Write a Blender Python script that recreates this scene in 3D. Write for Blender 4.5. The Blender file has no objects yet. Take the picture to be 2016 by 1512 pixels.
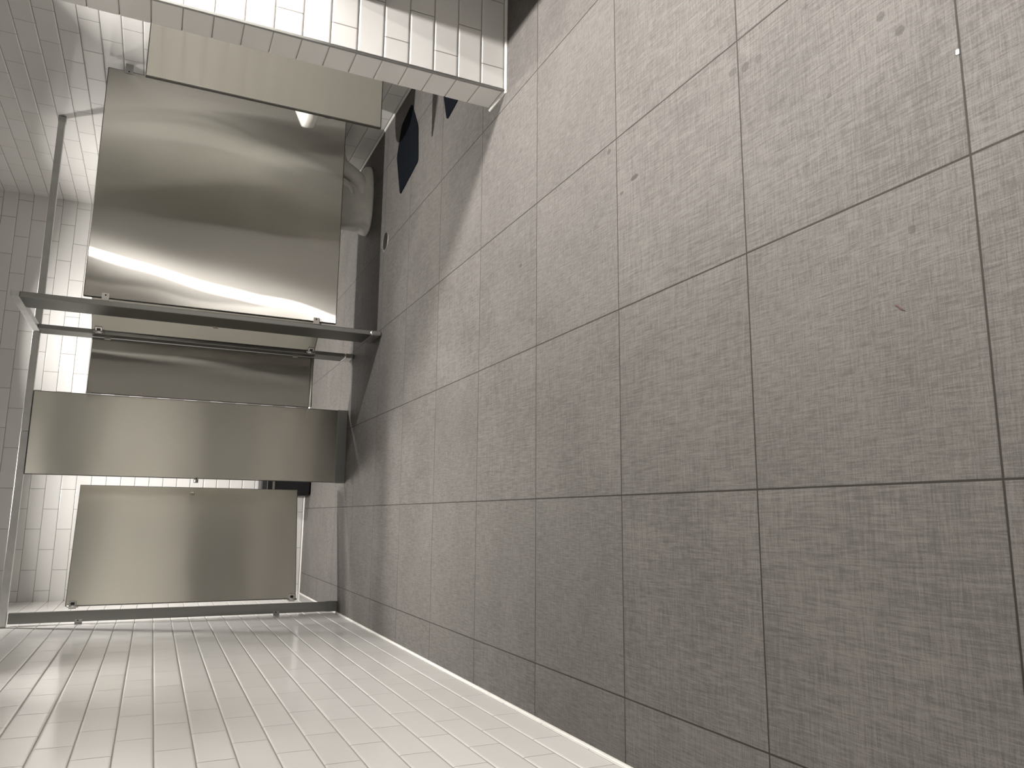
import bpy, bmesh, math, random
from mathutils import Vector, Matrix
random.seed(4)
SC = bpy.context.scene
COL = SC.collection
PI = math.pi

# ------------------------------------------------------------------ scene settings
SC.view_settings.view_transform = 'Standard'
SC.view_settings.look = 'None'
SC.view_settings.gamma = 1.0
SC.view_settings.use_curve_mapping = False
SC.view_settings.exposure = 0.0
SC.cycles.max_bounces = 10
SC.cycles.diffuse_bounces = 6
SC.cycles.glossy_bounces = 6
SC.cycles.use_denoising = True
SC.cycles.sample_clamp_indirect = 6.0
SC.cycles.caustics_reflective = False

# ------------------------------------------------------------------ room numbers (metres)
XL, XR = -0.73, 2.85          # left and right wall faces
YB, YF = 7.77, -2.2           # back wall, wall behind the camera
ZC = 3.0                      # ceiling
WX, WY0, WY1 = 1.98, 3.02, 3.19   # tiled wing wall

# ------------------------------------------------------------------ node helper
class NT:
    def __init__(s, name):
        s.m = bpy.data.materials.new(name); s.m.use_nodes = True
        s.t = s.m.node_tree; s.t.nodes.clear()
        s.out = s.t.nodes.new('ShaderNodeOutputMaterial')
    def n(s, typ, **kw):
        nd = s.t.nodes.new(typ)
        for k, v in kw.items(): setattr(nd, k, v)
        return nd
    def set(s, sock, v):
        if isinstance(v, bpy.types.NodeSocket): s.t.links.new(v, sock)
        elif v is not None: sock.default_value = v
    def math(s, op, a, b=None, c=None):
        nd = s.n('ShaderNodeMath', operation=op)
        for i, v in enumerate((a, b, c)):
            if v is not None: s.set(nd.inputs[i], v)
        return nd.outputs[0]
    def smooth(s, v, lo, hi, a=0.0, b=1.0):
        nd = s.n('ShaderNodeMapRange', interpolation_type='SMOOTHSTEP')
        s.set(nd.inputs['Value'], v)
        nd.inputs['From Min'].default_value = lo; nd.inputs['From Max'].default_value = hi
        nd.inputs['To Min'].default_value = a; nd.inputs['To Max'].default_value = b
        return nd.outputs['Result']
    def xyz(s):
        tc = s.n('ShaderNodeTexCoord'); sp = s.n('ShaderNodeSeparateXYZ')
        s.t.links.new(tc.outputs['Object'], sp.inputs[0])
        return sp.outputs[0], sp.outputs[1], sp.outputs[2], tc.outputs['Object']
    def comb(s, x, y, z):
        nd = s.n('ShaderNodeCombineXYZ')
        for i, v in enumerate((x, y, z)): s.set(nd.inputs[i], v)
        return nd.outputs[0]
    def noise(s, vec, scale, detail=2.0, rough=0.5):
        nd = s.n('ShaderNodeTexNoise'); s.set(nd.inputs['Vector'], vec)
        nd.inputs['Scale'].default_value = scale; nd.inputs['Detail'].default_value = detail
        nd.inputs['Roughness'].default_value = rough
        return nd.outputs[0]
    def white(s, vec):
        nd = s.n('ShaderNodeTexWhiteNoise', noise_dimensions='3D'); s.set(nd.inputs['Vector'], vec)
        return nd.outputs['Value'], nd.outputs['Color']
    def mix(s, f, a, b):
        nd = s.n('ShaderNodeMix', data_type='RGBA')
        s.set(nd.inputs[0], f); s.set(nd.inputs[6], a); s.set(nd.inputs[7], b)
        return nd.outputs[2]
    def bump(s, h, strength=1.0, dist=0.001):
        nd = s.n('ShaderNodeBump'); s.set(nd.inputs['Height'], h)
        nd.inputs['Strength'].default_value = strength; nd.inputs['Distance'].default_value = dist
        return nd.outputs[0]
    def bsdf(s, **kw):
        b = s.n('ShaderNodeBsdfPrincipled')
        for k, v in kw.items(): s.set(b.inputs[k.replace('_', ' ')], v)
        s.t.links.new(b.outputs[0], s.out.inputs[0])
        return b

def rgb(r, g, b): return (r, g, b, 1.0)

def plain(name, col, rough=0.5, metal=0.0, bumpscale=0.0, bumpd=0.0003, coat=0.0):
    n = NT(name); x, y, z, o = n.xyz()
    f = n.noise(o, 14.0, 3.0)
    c = n.mix(n.smooth(f, 0.3, 0.7), rgb(*[k * 0.95 for k in col]), rgb(*[min(1, k * 1.04) for k in col]))
    kw = dict(Base_Color=c, Roughness=rough, Metallic=metal)
    if bumpscale: kw['Normal'] = n.bump(n.noise(o, bumpscale, 3.0), 1.0, bumpd)
    b = n.bsdf(**kw)
    if coat: b.inputs['Coat Weight'].default_value = coat
    return n.m

TILE_H, TILE_W, TILE_Z0 = 0.1157, 0.343, 0.0125
def wall_tile(name, axis, s_even, s_odd, w=TILE_W, single=None):
    """glazed wall tile laid in running bond; axis = the wall's horizontal direction"""
    n = NT(name); x, y, z, o = n.xyz()
    s = x if axis == 'X' else y
    rz = n.math('DIVIDE', n.math('SUBTRACT', z, TILE_Z0), TILE_H)
    row = n.math('FLOOR', rz); fz = n.math('FRACT', rz)
    dz = n.math('MULTIPLY', n.math('MINIMUM', fz, n.math('SUBTRACT', 1.0, fz)), TILE_H)
    par = n.math('FLOORED_MODULO', row, 2.0)
    off = n.math('MULTIPLY_ADD', par, s_odd - s_even, s_even)
    us = n.math('DIVIDE', n.math('SUBTRACT', s, off), w)
    col = n.math('FLOOR', us); fs = n.math('FRACT', us)
    ds = n.math('MULTIPLY', n.math('MINIMUM', fs, n.math('SUBTRACT', 1.0, fs)), w)
    if single: d = dz; col = n.math('MULTIPLY', col, 0.0); ds = 1.0
    else: d = n.math('MINIMUM', dz, ds)
    body = n.smooth(d, 0.0013, 0.0021)
    edge = n.smooth(ds, 0.0004, 0.0040) if not single else 0.0
    rv, rc = n.white(n.comb(row, col, 3.0))
    tint = n.mix(rv, rgb(0.775, 0.762, 0.74), rgb(0.825, 0.815, 0.797))
    c = n.mix(body, rgb(0.30, 0.285, 0.265), tint)
    rough = n.smooth(body, 0.0, 1.0, 0.75, 0.13)
    # every tile sits at a slightly different tilt, with a faint glaze ripple
    tilt = n.math('MULTIPLY', n.math('SUBTRACT', fs, 0.5), n.math('SUBTRACT', rv, 0.5))
    h = n.math('ADD', edge, n.math('MULTIPLY', tilt, 0.8))
    h = n.math('MULTIPLY_ADD', n.noise(o, 9.0, 1.0), 0.35, h)
    n.bsdf(Base_Color=c, Roughness=rough, Specular_IOR_Level=0.55, Normal=n.bump(h, 1.0, 0.0015))
    return n.m

FX0, FY0, FT = 0.685, 0.862, 0.6096
STAINS = [  # x, y, rx, ry, darkness  (drips and scuffs on the floor tiles)
    (1.268, 2.128, .010, .012, 0.71), (1.109, 1.976, .009, .022, 0.80), (1.083, 2.052, .006, .010, 0.67),
    (1.082, 1.027, .011, .010, 0.56), (1.021, .984, .011, .011, 0.63), (1.213, 1.492, .012, .016, 0.48),
    (1.201, 1.444, .013, .014, 0.56), (1.198, 1.396, .010, .014, 0.46), (1.239, 1.23, .008, .010, 0.39),
    (.584, .996, .010, .009, 0.43), (1.07, 2.844, .007, .016, 0.73), (.975, 1.177, .006, .008, 0.43)]
def floor_tile():
    n = NT('linen_floor_tile'); x, y, z, o = n.xyz()
    def cell(v, v0):
        u = n.math('DIVIDE', n.math('SUBTRACT', v, v0), FT)
        i = n.math('FLOOR', u); f = n.math('FRACT', u)
        return i, n.math('MULTIPLY', n.math('MINIMUM', f, n.math('SUBTRACT', 1.0, f)), FT)
    ix, dx = cell(x, FX0); iy, dy = cell(y, FY0)
    d = n.math('MINIMUM', dx, dy)
    body = n.smooth(d, 0.0017, 0.0027)
    rv, rc = n.white(n.comb(ix, iy, 1.0))
    off = n.n('ShaderNodeVectorMath', operation='SCALE'); n.set(off.inputs[0], rc); off.inputs['Scale'].default_value = 7.0
    ov = n.n('ShaderNodeVectorMath', operation='ADD'); n.set(ov.inputs[0], o); n.set(ov.inputs[1], off.outputs[0])
    def threads(sx, sy, scale, det):
        mp = n.n('ShaderNodeMapping'); n.set(mp.inputs['Vector'], ov.outputs[0])
        mp.inputs['Scale'].default_value = (sx, sy, 1.0)
        return n.noise(mp.outputs[0], scale, det, 0.65)
    a = threads(22.0, 330.0, 1.0, 3.0); b = threads(360.0, 20.0, 1.0, 3.0)
    a2 = threads(9.0, 150.0, 1.0, 2.0); b2 = threads(170.0, 9.0, 1.0, 2.0)
    gr = n.noise(ov.outputs[0], 420.0, 1.0)
    cl = n.noise(ov.outputs[0], 3.0, 3.0)
    w = n.math('ADD', n.math('MULTIPLY_ADD', gr, .14, n.math('MULTIPLY', a, .27)), n.math('MULTIPLY', b, .33))
    w = n.math('ADD', w, n.math('ADD', n.math('MULTIPLY', a2, .11), n.math('MULTIPLY', b2, .15)))
    w = n.math('MULTIPLY_ADD', n.math('SUBTRACT', cl, .5), .12, w)
    dark = rgb(.0765, .0708, .0660); light = rgb(.1440, .1350, .1275)
    cr = n.smooth(w, .385, .615)
    c = n.mix(cr, dark, light)
    c = n.mix(n.math('MULTIPLY', rv, .10), c, rgb(.094, .090, .084))
    st = None
    for (sx, sy, rx, ry, k) in STAINS:
        ex = n.math('DIVIDE', n.math('SUBTRACT', x, sx), rx); ey = n.math('DIVIDE', n.math('SUBTRACT', y, sy), ry)
        r2 = n.math('ADD', n.math('MULTIPLY', ex, ex), n.math('MULTIPLY', ey, ey))
        r2 = n.math('MULTIPLY_ADD', n.math('SUBTRACT', gr, .5), .9, r2)
        v = n.smooth(r2, .70, 1.30, k, 0.0)
        st = v if st is None else n.math('MAXIMUM', st, v)
    c = n.mix(st, c, rgb(.05, .045, .04))
    c = n.mix(body, rgb(.030, .027, .023), c)
    h = n.math('MULTIPLY_ADD', w, .9, n.math('MULTIPLY', n.smooth(d, .001, .004), 1.6))
    n.bsdf(Base_Color=c, Roughness=n.smooth(cr, 0, 1, .62, .52), Specular_IOR_Level=0.16,
           Normal=n.bump(h, .8, 0.0007))
    return n.m

def steel(name, col=(.60, .58, .545), along=.5, across=.03, warp=.0016, warpscale=1.7, haze=.3, hazew=5.0):
    """brushed stainless: wide blur along UV u (across the grain), tight blur the other way"""
    n = NT(name); x, y, z, o = n.xyz()
    tan = n.n('ShaderNodeTangent', direction_type='UV_MAP'); tan.uv_map = 'UVMap'
    uv = n.n('ShaderNodeUVMap'); uv.uv_map = 'UVMap'
    mp = n.n('ShaderNodeMapping'); n.set(mp.inputs['Vector'], uv.outputs[0])
    mp.inputs['Scale'].default_value = (420.0, 5.0, 1.0)
    g = n.noise(mp.outputs[0], 1.0, 3.0)
    c = n.mix(n.smooth(g, .25, .75), rgb(*[k * .98 for k in col]), rgb(*[min(1, k * 1.02) for k in col]))
    wv = n.noise(o, warpscale, 1.0)
    nm = n.bump(wv, 1.0, warp)
    def lobe(al, ac):
        rough = math.sqrt(math.sqrt(al * ac)); an = math.sqrt(ac / al) - 1.0
        b = n.n('ShaderNodeBsdfAnisotropic', distribution='BECKMANN')
        n.set(b.inputs['Color'], c); n.set(b.inputs['Roughness'], rough); n.set(b.inputs['Anisotropy'], an)
        n.set(b.inputs['Normal'], nm); n.set(b.inputs['Tangent'], tan.outputs[0]); return b.outputs[0]
    mx = n.n('ShaderNodeMixShader'); mx.inputs[0].default_value = haze
    n.t.links.new(lobe(along, across), mx.inputs[1]); n.t.links.new(lobe(along, min(along, across * hazew)), mx.inputs[2])
    n.t.links.new(mx.outputs[0], n.out.inputs[0])
    return n.m

M = {}
M['tile_left'] = wall_tile('white_tile_left', 'Y', 2.452, 2.620, w=.337)
M['tile_right'] = wall_tile('white_tile_right', 'Y', 4.72, 4.89)
M['tile_back'] = wall_tile('white_tile_back', 'X', .042, .214)
M['tile_wing'] = wall_tile('white_tile_wing', 'X', 2.091, 2.257)
M['tile_wing_end'] = wall_tile('white_tile_wing_end', 'Y', 0, 0, single=True)
M['floor'] = floor_tile()
M['ceiling'] = plain('ceiling_paint', (.40, .395, .385), .9)
M['rear'] = wall_tile('white_tile_rear', 'X', .1, .27)
M['rear_dark'] = plain('dark_for_reflections', (.07, .066, .062), .5)  # grey for unseen pieces added behind the camera, mirrored in the steel
M['trim'] = plain('white_bullnose', (.74, .725, .69), .3)
M['alu'] = plain('anodised_edge', (.42, .42, .41), .45, 1.0)
M['panel'] = steel('brushed_steel_panel', col=(.565, .548, .508), along=.62, across=.0045, warp=.014, warpscale=1.1, haze=.20, hazew=10.0)
M['door'] = steel('brushed_steel_door', col=(.545, .53, .475), along=.40, across=.014, warp=.004, haze=.15, hazew=4.0)
M['post'] = steel('brushed_steel_post', col=(.25, .25, .24), along=.30, across=.05, warp=.0006)
M['edge'] = steel('dark_edge_strip', col=(.15, .145, .135), along=.35, across=.2, warp=.0002)
M['rail'] = plain('anodised_rail', (.60, .605, .59), .55, .85)
M['chrome'] = plain('chrome_hardware', (.72, .71, .69), .14, 1.0)
M['bronze'] = plain('tarnished_grate', (.09, .08, .07), .4, 1.0)
M['bead'] = plain('satin_bead', (.80, .79, .76), .30, 1.0)
M['china'] = plain('white_vitreous_china', (.86, .85, .79), .12)
M['seat'] = plain('white_seat_plastic', (.75, .74, .70), .3)
M['rubber'] = plain('black_mat', (.0055, .0070, .0095), .9, 0, 260.0, .0006); M['rubber'].node_tree.nodes['Principled BSDF'].inputs['Specular IOR Level'].default_value = .03
M['black'] = plain('black_plastic', (.006, .006, .008), .35)
M['dark'] = plain('dark_slot', (.01, .01, .01), .6)
M['stone'] = plain('grey_stone_counter', (.34, .33, .315), .3)
M['chip'] = plain('white_paint_chip', (.85, .84, .80), .5)
M['leaf'] = plain('reddish_brown_litter', (.075, .025, .02), .6)

# ------------------------------------------------------------------ mesh helpers
def link(name, bm, mats, parent=None, smooth=False, uvflip=None):
    """one mesh object; UV: u across grain. uvflip 'z' = u runs up (grain horizontal), 'h' = u runs sideways"""
    bmesh.ops.recalc_face_normals(bm, faces=bm.faces)
    uvl = bm.loops.layers.uv.new('UVMap')
    for f in bm.faces:
        nn = f.normal
        for l in f.loops:
            p = l.vert.co
            if abs(nn.z) > .8: a, b = p.x, p.y
            elif abs(nn.x) > abs(nn.y): a, b = p.y, p.z
            else: a, b = p.x, p.z
            l[uvl].uv = (b, a) if uvflip == 'z' else (a, b)
        f.smooth = smooth
    me = bpy.data.meshes.new(name); bm.to_mesh(me); bm.free()
    for m in (mats if isinstance(mats, (list, tuple)) else [mats]): me.materials.append(m)
    o = bpy.data.objects.new(name, me); COL.objects.link(o)
    if parent: o.parent = parent
    return o

def box(bm, x0, x1, y0, y1, z0, z1, bevel=0.0, seg=2, mat=0):
    vs = [bm.verts.new((x, y, z)) for x in (x0, x1) for y in (y0, y1) for z in (z0, z1)]
    q = [(0, 1, 3, 2), (4, 6, 7, 5), (0, 4, 5, 1), (2, 3, 7, 6), (0, 2, 6, 4), (1, 5, 7, 3)]
    fs = [bm.faces.new([vs[i] for i in k]) for k in q]
    for f in fs: f.material_index = mat
    if bevel:
        es = list({e for f in fs for e in f.edges})
        bmesh.ops.bevel(bm, geom=es, offset=bevel, segments=seg, profile=.5, affect='EDGES')
    return fs

def cyl(bm, p0, p1, r, seg=20, r2=None, bevel=0.0):
    p0, p1 = Vector(p0), Vector(p1); d = p1 - p0
    mt = Matrix.Translation((p0 + p1) / 2) @ d.to_track_quat('Z', 'Y').to_matrix().to_4x4()
    bmesh.ops.create_cone(bm, cap_ends=True, segments=seg, radius1=r, radius2=r if r2 is None else r2, depth=d.length, matrix=mt)

def tube(bm, pts, r, seg=14, yscale=1.0):
    """round tube along points (radius may be a list), lying in planes facing the path"""
    pts = [Vector(p) for p in pts]; rr = r if isinstance(r, (list, tuple)) else [r] * len(pts)
    rings = []
    for i, p in enumerate(pts):
        t = (pts[min(i + 1, len(pts) - 1)] - pts[max(i - 1, 0)]).normalized()
        a = Vector((0, 1, 0)); a = (a - a.dot(t) * t).normalized(); b = t.cross(a)
        rings.append([bm.verts.new(p + a * math.cos(k * 2 * PI / seg) * rr[i] * yscale + b * math.sin(k * 2 * PI / seg) * rr[i]) for k in range(seg)])
    for i in range(len(rings) - 1):
        for k in range(seg):
            bm.faces.new((rings[i][k], rings[i][(k + 1) % seg], rings[i + 1][(k + 1) % seg], rings[i + 1][k]))
    bm.faces.new(rings[0][::-1]); bm.faces.new(rings[-1])

def loft(bm, rings, cap=True):
    vr = [[bm.verts.new(p) for p in r] for r in rings]; k = len(rings[0])
    for i in range(len(vr) - 1):
        for j in range(k):
            bm.faces.new((vr[i][j], vr[i][(j + 1) % k], vr[i + 1][(j + 1) % k], vr[i + 1][j]))
    if cap: bm.faces.new(vr[0][::-1]); bm.faces.new(vr[-1])

def prism(bm, poly, z0, z1):
    loft(bm, [[(x, y, z0) for x, y in poly], [(x, y, z1) for x, y in poly]])

def rounded(poly, r, k=5):
    """round the corners of a 2-D polygon"""
    out = []; n = len(poly)
    for i in range(n):
        p = Vector(poly[i]); a = Vector(poly[i - 1]) - p; b = Vector(poly[(i + 1) % n]) - p
        rr = min(r, a.length * .45, b.length * .45)
        pa = p + a.normalized() * rr; pb = p + b.normalized() * rr
        for j in range(k + 1):
            t = j / k; q = (1 - t) ** 2 * pa + 2 * t * (1 - t) * p + t * t * pb
            out.append((q.x, q.y))
    return out

def sheet(name, t, x0, x1, z0, z1, mat, flip, h=.0125, seam=.0045):
    """sheet-steel leaf: two brushed faces and a darker folded edge strip showing round them"""
    bm = bmesh.new(); box(bm, x0 + seam, x1 - seam, -h, h, z0 + seam, z1 - seam, .0012, 2); p = link(name, bm, M[mat], t, uvflip=flip)
    bm = bmesh.new(); box(bm, x0, x1, -h + .0012, h - .0012, z0, z1, .003, 2); e = link('edge_strip', bm, M['edge'], t, uvflip=flip)
    return p
def thing(name, label, cat, loc=(0, 0, 0), rz=0.0, group=None):
    o = bpy.data.objects.new(name, None); COL.objects.link(o)
    o.empty_display_size = .1
    o.location = loc; o.rotation_euler = (0, 0, rz)
    return tag(o, label, cat, group)
def tag(o, label, cat, group=None):
    o['label'] = label; o['category'] = cat
    if group: o['group'] = group
    return o
def struct(o): o['kind'] = 'structure'; return o

# ------------------------------------------------------------------ the setting
bm = bmesh.new(); box(bm, XL - .2, XR + .2, YF - .2, YB + .2, -.12, 0.0); struct(link('floor', bm, M['floor']))
bm = bmesh.new(); box(bm, XL - .2, XR + .2, YF - .2, YB + .2, ZC, ZC + .1); struct(link('ceiling', bm, M['ceiling']))
def tile_profile():
    """(depth, height) outline of the stacked courses: every course has rounded upper and lower edges"""
    out = []; g, e, r = .0015, .0030, .0085; k = 0
    out.append((0.0, 0.0))
    while True:
        zj = TILE_Z0 + k * TILE_H
        if zj > ZC - .02: break
        ts = [i * PI / 2 / 6 for i in range(7)]
        if zj > .008:
            for t in reversed(ts): out.append((-e + e * math.sin(t), zj - g - r + r * math.cos(t)))
            for t in ts: out.append((-e + e * math.sin(t), zj + g + r - r * math.cos(t)))
        k += 1
    out.append((0.0, ZC)); return out
PROFILE = tile_profile()
def tile_solid(bm, a, b, inward, thick=.2, mat=0):
    """wall slab from a to b (2-D) whose tiled face looks towards inward"""
    ring = lambda p: [(p[0] + inward[0] * d, p[1] + inward[1] * d, z) for d, z in PROFILE] + \
                     [(p[0] - inward[0] * thick, p[1] - inward[1] * thick, z) for z in (ZC, 0.0)]
    n0 = len(bm.faces); loft(bm, [ring(a), ring(b)]); bm.faces.ensure_lookup_table()
    for f in bm.faces[n0:]: f.material_index = mat
bm = bmesh.new(); tile_solid(bm, (XL, YF - .2), (XL, YB + .2), (1, 0)); struct(link('wall_left', bm, M['tile_left']))
bm = bmesh.new(); tile_solid(bm, (XR, YF - .2), (XR, YB + .2), (-1, 0)); struct(link('wall_right', bm, M['tile_right']))
bm = bmesh.new(); tile_solid(bm, (XL, YB), (XR, YB), (0, -1)); struct(link('wall_back', bm, M['tile_back']))
bm = bmesh.new(); box(bm, XL, XR, YF - .2, YF, 1.02, 2.2, mat=0); box(bm, XL, XR, YF - .2, YF + .012, 2.2, ZC, mat=1); box(bm, XL, XR, YF - .2, YF + .012, 0, 1.02, mat=1); struct(link('wall_front', bm, [M['rear'], M['rear_dark']]))  # dark bands above and below the tile are added to darken steel reflections
bm = bmesh.new(); box(bm, 2.30, XR - .002, YF + .013, YF + .055, 0, 2.14, .003, 1); struct(link('added_dark_slab', bm, M['rear_dark']))  # unseen dark slab, added to give the narrow panel its dark reflection
bm = bmesh.new()
tile_solid(bm, (WX + .009, WY0), (XR, WY0), (0, -1), .02, 0)
tile_solid(bm, (XR, WY1), (WX + .003, WY1), (0, 1), .02, 0)
tile_solid(bm, (WX, WY0 + .011), (WX, WY1), (-1, 0), .02, 1)
box(bm, WX + .012, XR, WY0 + .012, WY1 - .012, 0, ZC)
struct(link('wall_wing', bm, [M['tile_wing'], M['tile_wing_end']]))
# metal edge strip on the wing wall's front corner
bm = bmesh.new(); box(bm, WX - .0015, WX + .010, WY0 - .0015, WY0 + .012, .013, ZC, .001, 1); struct(link('trim_1', bm, M['alu']))
# white bullnose strips where the walls meet the floor
def cove(name, a, b, inward):
    """quarter-round strip from a to b (2-D), growing towards inward"""
    bm = bmesh.new(); R = .0085; rings = []
    prof = [(0, 0)] + [(R * math.cos(t), R * math.sin(t)) for t in [i * PI / 2 / 6 for i in range(7)]]
    for p in (a, b):
        rings.append([(p[0] + inward[0] * u, p[1] + inward[1] * u, v) for u, v in prof])
    loft(bm, rings); return struct(link(name, bm, M['trim']))
cove('trim_2', (XL, YF), (XL, YB), (1, 0))
cove('trim_3', (XR, YF), (XR, WY0), (-1, 0))
cove('trim_4', (XR, WY1), (XR, YB), (-1, 0))
cove('trim_5', (XL, YB), (XR, YB), (0, -1))
cove('trim_6', (WX - .0125, WY0), (XR, WY0), (0, -1))
cove('trim_7', (WX, WY0 - .0125), (WX, WY1 + .02), (-1, 0))

# ------------------------------------------------------------------ stall pieces
PZ0, PZ1 = .315, 1.835        # panels and doors
RZ0, RZ1 = 2.155, 2.200       # head rail

def clip(name, parent, x0, x1, y0, y1, z, h=.05, mat='chrome'):
    """small U bracket with a screw hole"""
    bm = bmesh.new(); box(bm, x0, x1, y0, y1, z - h / 2, z + h / 2, .002, 2)
    o = link(name, bm, M[mat], parent, uvflip='h')
    return o
def screw(parent, p, axis=(0, -1, 0), r=.006):
    bm = bmesh.new(); p = Vector(p); a = Vector(axis)
    cyl(bm, p - a * .002, p + a * .0015, r, 12); return link('screw', bm, M['dark'], parent)

# --- narrow pilaster against the left wall
t = thing('narrow_pilaster', 'narrow stainless steel pilaster fixed beside the white tiled left wall', 'pilaster', (-.68, 6.115, 0))
bm = bmesh.new(); box(bm, -.035, .035, -.015, .015, .004, RZ0 - .001, .0015, 1); link('post', bm, M['post'], t, uvflip='z')
bm = bmesh.new(); box(bm, -.037, .0375, -.0185, .0185, 0, .085, .0015, 1); link('shoe', bm, M['post'], t, uvflip='z')
for z in (1.745, .452):
    b = clip('wall_bracket', t, -.0495, -.018, -.0195, -.0145, z, .045, 'alu')
    screw(b, (-.026, -.0198, z + .004), r=.005)
# --- wide pilaster
t = thing('wide_pilaster', 'wide stainless steel pilaster standing right of the ajar stall door', 'pilaster', (.547, 6.06, 0))
sheet('post', t, -.285, .285, .004, RZ0 - .001, 'door', 'h', .016)
bm = bmesh.new(); box(bm, -.288, .288, -.020, .020, 0, .080, .0025, 2); link('shoe', bm, M['post'], t, uvflip='z')
k = clip('latch_keeper', t, -.315, -.278, -.021, -.016, 1.082, .032)
screw(k, (-.284, -.0215, 1.082), r=.005)
bm = bmesh.new(); cyl(bm, (-.309, -.014, 1.082), (-.292, -.014, 1.082), .013, 16); link('bumper', bm, M['alu'], k)
# --- hinge pilaster of the projecting stall
t = thing('hinge_pilaster', 'slim stainless steel pilaster carrying the right stall door, beside the dark panel', 'pilaster', (1.251, 5.99, 0))
bm = bmesh.new(); box(bm, -.016, .016, -.085, .085, .004, RZ0 - .001, .004, 2); link('post', bm, M['post'], t, uvflip='z')
bm = bmesh.new(); box(bm, -.019, .019, -.089, .089, 0, .080, .012, 5); link('shoe', bm, M['chrome'], t, uvflip='h')
# --- corner pilaster
t = thing('corner_pilaster', 'foremost stainless steel corner pilaster with shiny foot, left of the big panel', 'pilaster', (1.261, 5.235, 0))
bm = bmesh.new(); box(bm, -.016, .016, -.135, .135, .004, RZ0 - .001, .004, 3); link('post', bm, M['post'], t, uvflip='z')
bm = bmesh.new(); box(bm, -.0175, .0175, -.139, .139, 0, .080, .0125, 5); link('shoe', bm, M['chrome'], t, uvflip='h')
k = clip('latch_keeper', t, -.021, -.016, .112, .150, 1.066, .034)
screw(k, (-.0215, .122, 1.066), (-1, 0, 0), .005)
# --- head rail: a run from wall to wall and a short return to the corner pilaster
t = thing('head_rail', 'long grey metal rail running overhead across the tops of the stalls', 'rail', (1.06, 6.06, RZ0))
for x0, x1 in ((XL + .001, .5495), (.5505, XR - .001)):
    bm = bmesh.new(); box(bm, x0 - 1.06, x1 - 1.06, -.0185, .0185, 0, RZ1 - RZ0, .004, 2); link('front_rail', bm, M['rail'], t, uvflip='z')
bm = bmesh.new(); box(bm, 1.2425 - 1.06, 1.2795 - 1.06, 5.094 - 6.06, -.0185, 0, RZ1 - RZ0, .004, 2); link('return_rail', bm, M['rail'], t, uvflip='z')
bm = bmesh.new(); box(bm, XR - .045 - 1.06, XR - .0005 - 1.06, -.0205, .0205, -.003, RZ1 - RZ0 + .002, .002, 1); link('wall_socket', bm, M['alu'], t, uvflip='z')
# --- big fixed panel
t = thing('stall_panel', 'large shiny stainless steel stall panel behind the urinal screen', 'panel', (2.05, 5.13, 0))
sheet('panel', t, 1.297 - 2.05, 2.805 - 2.05, PZ0, PZ1, 'panel', 'z')
for z in (1.715, .450):
    b = clip('post_bracket', t, 1.279 - 2.05, 1.325 - 2.05, -.0205, -.0125, z, .042); screw(b, (1.313 - 2.05, -.0208, z), r=.005)
    b = clip('wall_bracket', t, 2.788 - 2.05, XR - .0005 - 2.05, -.022, -.0125, z, .045, 'alu'); screw(b, (2.797 - 2.05, -.0222, z), r=.005)
# --- panel under the head rail, behind the big one
t = thing('stall_panel', 'stainless steel stall panel under the far overhead rail, hidden behind the large panel', 'panel', (2.04, 6.04, 0))
sheet('panel', t, 1.272 - 2.04, 2.805 - 2.04, PZ0, PZ1, 'panel', 'z')
for z in (1.715, .450):
    clip('wall_bracket', t, 2.788 - 2.04, XR - .0005 - 2.04, -.022, -.0125, z, .045, 'alu')
# --- small fixed panel
t = thing('stall_panel', 'dark narrow stainless steel stall panel between the wide and slim pilasters', 'panel', (1.034, 6.02, 0))
sheet('panel', t, -.2012, .196, PZ0, PZ1, 'panel', 'z')
bm = bmesh.new(); cyl(bm, (-.194, -.009, PZ0 - .010), (.194, -.009, PZ0 - .010), .0125, 24); link('bottom_bead', bm, M['bead'], t, True)
for z in (1.74, .440):
    clip('post_bracket', t, .186, .2005, -.022, -.0125, z, .04)
bm = bmesh.new(); box(bm, -.206, -.188, -.020, -.0125, PZ1 - .030, PZ1 + .004, .002, 1); link('corner_clip', bm, M['alu'], t, uvflip='z')

# --- doors (built with the hinge edge at x = 0, leaf along +x, front towards -y)
def stall_door(label, loc, rz, w):
    t = thing('stall_door', label, 'door', loc, rz)
    sheet('leaf', t, .006, w, PZ0, PZ1, 'door', 'h')
    for z in (PZ1 - .045, PZ0 + .030):
        bm = bmesh.new(); box(bm, -.014, .040, -.0215, -.0125, z - .022, z + .022, .002, 1)
        h = link('hinge', bm, M['chrome'], t)
        bm = bmesh.new(); cyl(bm, (.002, -.022, z - .034), (.002, -.022, z + .034), .0075, 14); link('hinge_pin', bm, M['chrome'], h, True)
        bm = bmesh.new(); box(bm, .012, .030, -.0228, -.0212, z - .012, z + .012); link('hinge_recess', bm, M['dark'], h)
    bm = bmesh.new(); cyl(bm, (w - .050, -.0122, 1.090), (w - .050, -.0165, 1.090), .017, 24, .014)
    k = link('latch_disc', bm, M['chrome'], t)
    bm = bmesh.new(); box(bm, w - .0515, w - .0485, -.0175, -.0162, 1.079, 1.101); link('latch_slot', bm, M['dark'], k)
    return t
stall_door('stainless steel stall door standing ajar at the left, beside the tiled wall', (-.622, 6.118, 0), math.radians(13.0), .850)
stall_door('stainless steel stall door seen edge-on between the slim and corner pilasters', (1.263, 5.893, 0), -math.radians(52), .54)

# --- urinal screen
t = thing('urinal_screen', 'stainless steel urinal screen jutting from the right wall before the big panel', 'screen', (2.548, 4.115, 0))
sheet('panel', t, 2.247 - 2.548, XR - .004 - 2.548, .315, 1.568, 'door', 'h')
for z in (1.40, .48):
    clip('wall_bracket', t, XR - .06 - 2.548, XR - .0005 - 2.548, .0125, .020, z, .05, 'alu')

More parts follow.
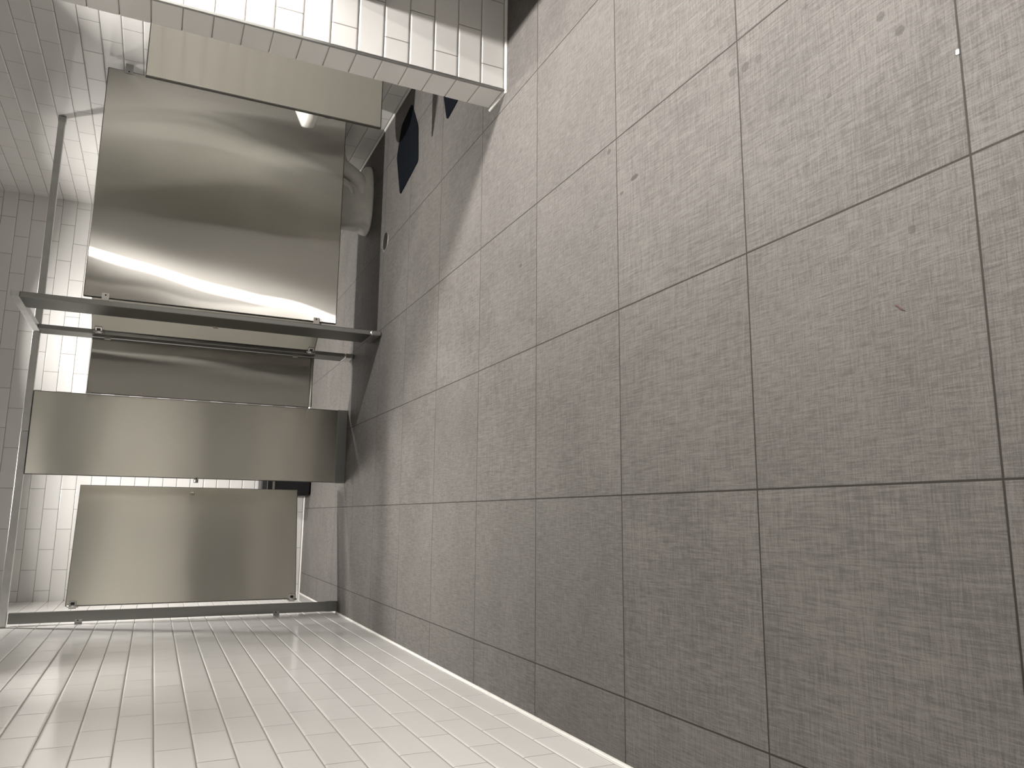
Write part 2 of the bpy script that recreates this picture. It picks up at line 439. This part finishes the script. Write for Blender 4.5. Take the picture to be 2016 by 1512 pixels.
# ------------------------------------------------------------------ urinal (faces -x, wall at +x)
def urinal(loc, label):
    t = thing('urinal', label, 'urinal', loc)
    def ring(xf, hw, z, k=28):
        # D-shaped section: flat at the wall (x = 0), rounded front reaching -xf
        pts = [(0, hw, z)]
        for i in range(k - 1):
            a = PI / 2 + PI * i / (k - 2)
            c, s = math.cos(a), math.sin(a)
            e = .38
            pts.append((-.03 - (xf - .03) * abs(c) ** e, hw * math.copysign(abs(s) ** .8, s), z))
        pts.append((0, -hw, z)); return pts
    secs = [(.400, .174, .612), (.407, .180, .618), (.408, .184, .668), (.402, .184, .684), (.360, .180, .702), (.27, .176, .74),
            (.20, .170, .90), (.165, .166, 1.02), (.150, .160, 1.12), (.13, .15, 1.17)]
    bm = bmesh.new(); loft(bm, [ring(*s) for s in secs]); link('bowl', bm, M['china'], t, True)
    bm = bmesh.new(); tube(bm, [(-.06, 0, 1.165), (-.06, 0, 1.25), (-.055, 0, 1.30)], .014, 16); link('flush_pipe', bm, M['chrome'], t, True)
    bm = bmesh.new(); cyl(bm, (-.06, 0, 1.29), (-.06, 0, 1.40), .033, 20); cyl(bm, (-.001, 0, 1.345), (-.06, 0, 1.345), .018, 16); link('flush_valve', bm, M['chrome'], t)
    return t
urinal((XR, 4.60, 0), 'white wall-hung urinal whose lip peeks out past the steel screen edge')

# ------------------------------------------------------------------ urinal mats
MAT = [(2.714, 4.547), (2.480, 4.392), (2.226, 4.367), (2.150, 4.755), (2.470, 4.868), (2.668, 4.770)]
def mat_bm(dx, dy):
    poly = rounded([(x - dx, y - dy) for x, y in MAT], .030)
    cx = sum(p[0] for p in poly) / len(poly); cy = sum(p[1] for p in poly) / len(poly)
    inn = [(cx + (x - cx) * .975, cy + (y - cy) * .975) for x, y in poly]
    bm = bmesh.new(); loft(bm, [[(x, y, 0) for x, y in poly], [(x, y, .004) for x, y in poly], [(x, y, .006) for x, y in inn]]); return bm
m1 = link('urinal_mat', mat_bm(2.45, 4.61), M['rubber']); m1.location = (2.45, 4.61, .0003)
tag(m1, 'black urinal mat seen whole on the floor before the steel urinal screen', 'mat', 'black urinal mats')
m2 = m1.copy(); COL.objects.link(m2); m2.location = (2.540, 3.695, .0003)
tag(m2, 'black urinal mat half hidden behind the end of the tiled wing wall', 'mat', 'black urinal mats')

# ------------------------------------------------------------------ floor drain
t = thing('floor_drain', 'small round metal drain set in the floor below the big panel', 'drain', (1.937, 5.098, 0))
bm = bmesh.new()
N = 36; loft(bm, [[(r * math.cos(a * 2 * PI / N), r * math.sin(a * 2 * PI / N), z) for a in range(N)] for r, z in ((.078, .0), (.078, .002), (.075, .003), (.064, .003), (.062, .0012))], cap=False)
link('rim', bm, M['alu'], t, True)
bm = bmesh.new(); cyl(bm, (0, 0, 0), (0, 0, .0014), .063, 36); g = link('grate', bm, M['black'], t)
bm = bmesh.new()
for k in range(-4, 5):
    hl = math.sqrt(.062 ** 2 - (k * .0135) ** 2); box(bm, -hl, hl, k * .0135 - .0035, k * .0135 + .0035, .0012, .0026)
link('grate_bars', bm, M['bronze'], g)

# ------------------------------------------------------------------ toilet (bowl points to -x)
t = thing('toilet', 'white toilet whose pedestal shows beneath the big steel panel', 'toilet', (2.47, 5.66, 0))
def egg(x0, x1, hw, z, back=.75, k=40):
    """plan outline: rounded front at x0 (towards -x), narrower at the back x1"""
    pts = []; cx, L = (x0 + x1) / 2, (x1 - x0) / 2
    for i in range(k):
        a = 2 * PI * i / k; c, s = math.cos(a), math.sin(a)
        u = math.copysign(abs(c) ** .75, c)
        wd = hw * (1.0 if u < 0 else 1 - (1 - back) * u ** 1.2)
        pts.append((cx + L * u, wd * math.copysign(abs(s) ** .72, s), z))
    return pts
bm = bmesh.new()
secs = [(-.292, .262, .158, 0, .82), (-.292, .262, .158, .012, .82), (-.286, .255, .154, .045, .8), (-.276, .235, .146, .060, .8), (-.272, .16, .136, .085, .62),
        (-.268, .13, .130, .14, .55), (-.270, .12, .132, .19, .6), (-.285, .14, .150, .25, .7), (-.320, .20, .172, .31, .8), (-.345, .23, .182, .36, .85), (-.350, .235, .184, .385, .85)]
loft(bm, [egg(*s) for s in secs]); link('bowl', bm, M['china'], t, True)
for s in (-1, 1):
    bm = bmesh.new()
    tube(bm, [(-.03, s * .086, .055), (.06, s * .086, .072), (.125, s * .082, .115), (.17, s * .074, .175), (.22, s * .064, .235), (.30, s * .05, .26), (.372, s * .04, .265)],
         [.050, .054, .055, .054, .052, .050, .050], 18)
    tube(bm, [(-.03, s * .104, .150), (.02, s * .100, .168), (.06, s * .092, .208), (.09, s * .082, .262), (.11, s * .066, .31)], [.020, .026, .030, .032, .03], 16)
    link('trapway', bm, M['china'], t, True)
bm = bmesh.new()
outer = egg(-.352, .235, .186, .386); inner = egg(-.285, .15, .115, .386)
loft(bm, [outer, [(x, y, z + .016) for x, y, z in outer], [(x, y, z + .018) for x, y, z in inner], inner], cap=False)
link('seat', bm, M['seat'], t, True)
bm = bmesh.new(); tube(bm, [(.30, 0, .26), (.30, 0, .60), (.31, 0, .66)], .018, 16); cyl(bm, (.31, 0, .64), (.31, 0, .76), .035, 20); cyl(bm, (.31, 0, .69), (.3795, 0, .69), .018, 16)
link('flush_valve', bm, M['chrome'], t)

# ------------------------------------------------------------------ bin by the back wall
t = thing('waste_bin', 'black waste bin on the floor behind the gap right of the ajar door', 'bin', (.345, 7.60, 0))
def rr(hx, hy, z, r=.04): return [(x, y, z) for x, y in rounded([(-hx, -hy), (hx, -hy), (hx, hy), (-hx, hy)], r, 6)]
bm = bmesh.new(); loft(bm, [rr(.135, .12, 0), rr(.152, .135, .02), rr(.157, .140, .10), rr(.160, .142, .335)]); link('body', bm, M['black'], t)
bm = bmesh.new(); loft(bm, [rr(.163, .145, .335), rr(.163, .145, .355)]); link('chrome_band', bm, M['chrome'], t)
bm = bmesh.new(); loft(bm, [rr(.160, .142, .356), rr(.160, .142, .405), rr(.150, .132, .445), rr(.12, .10, .455)]); link('lid', bm, M['black'], t)
bm = bmesh.new(); loft(bm, [rr(.1625, .1445, .399), rr(.1625, .1445, .404)]); link('lid_rim', bm, M['alu'], t)

# ------------------------------------------------------------------ sink counter just outside the picture, beyond the wing wall
t = thing('sink_counter', 'grey stone sink counter along the right wall in front of the wing wall', 'counter', (2.55, 1.6, 0))
bm = bmesh.new(); box(bm, 2.245 - 2.55, XR - .001 - 2.55, -2.4, WY0 - .002 - 1.6, .82, .86, .004, 2); link('top', bm, M['stone'], t)
bm = bmesh.new(); box(bm, 2.30 - 2.55, 2.33 - 2.55, -2.4, WY0 - .002 - 1.6, .55, .82, .003, 1); link('apron', bm, M['black'], t)

# ------------------------------------------------------------------ litter on the floor
bm = bmesh.new(); prism(bm, rounded([(-.006, -.003), (.005, -.0035), (.006, .003), (-.004, .004)], .002, 3), 0, .0015)
o = link('paint_chip', bm, M['chip']); o.location = (.901, .866, .0002); tag(o, 'tiny white chip lying in a dark floor grout line', 'chip')
bm = bmesh.new(); tube(bm, [(-.013, -.006, .001), (-.004, -.001, .0022), (.003, .001, .0022), (.012, .005, .001)], [.0005, .0016, .0012, .0017], 8)
o = link('plant_scrap', bm, M['leaf']); o.location = (.429, 1.036, 0); o.rotation_euler = (0, 0, .5); tag(o, 'tiny reddish-brown scrap lying alone on a grey floor tile', 'scrap')

# ------------------------------------------------------------------ lights
def downlight(name, loc, power, size=.14, spread=115, col=(1.0, .962, .918), rot=(0, 0, 0)):
    l = bpy.data.lights.new(name, 'AREA'); l.shape = 'DISK'; l.size = size; l.energy = power
    l.color = col; l.spread = math.radians(spread)
    o = bpy.data.objects.new(name, l); COL.objects.link(o); o.location = loc; o.rotation_euler = rot
    return o
downlight('light_stall_left', (.20, 6.48, 2.97), 46, .12, 130)
downlight('light_stall_right', (1.55, 6.75, 2.97), 50, .12, 134)
downlight('light_urinals', (2.05, 4.18, 2.97), 32, .055, 92)
downlight('light_left_wall', (-.22, 4.10, 2.97), 9, .12, 60)
downlight('light_counter', (2.32, 2.63, 2.97), 97, .12, 120)
downlight('light_counter_near', (2.32, .80, 2.97), 50, .12, 80)
ml = downlight('light_mirror', (2.74, -.1, 2.94), 84, .10, 140, rot=(0, math.radians(50), 0))
ml.data.shape = 'RECTANGLE'; ml.data.size = .08; ml.data.size_y = 1.6

w = bpy.data.worlds.new('room_world'); SC.world = w; w.use_nodes = True
w.node_tree.nodes['Background'].inputs[0].default_value = (.02, .02, .02, 1); w.node_tree.nodes['Background'].inputs[1].default_value = .3

# ------------------------------------------------------------------ camera (portrait shot kept on its side)
R = ((0.009386626600729683, -0.42041067139540095, -0.9072853788185304),
     (-0.9848627338173224, 0.15316152, -0.08115999389536685),
     (0.17308173438847183, 0.8943133770933166, -0.4126091331671869))
cam = bpy.data.cameras.new('camera'); co = bpy.data.objects.new('camera', cam); COL.objects.link(co)
rx, dn, fw = (Vector(r) for r in R)
mt = Matrix((( rx.x, -dn.x, -fw.x, 0), (rx.y, -dn.y, -fw.y, 0), (rx.z, -dn.z, -fw.z, 0), (0, 0, 0, 1)))
co.matrix_world = Matrix.Translation((0, 0, 1.34782)) @ mt
cam.sensor_fit = 'HORIZONTAL'; cam.sensor_width = 36.0; cam.lens = 1505.08 / 2016 * 36.0
cam.clip_start = .02
SC.camera = co
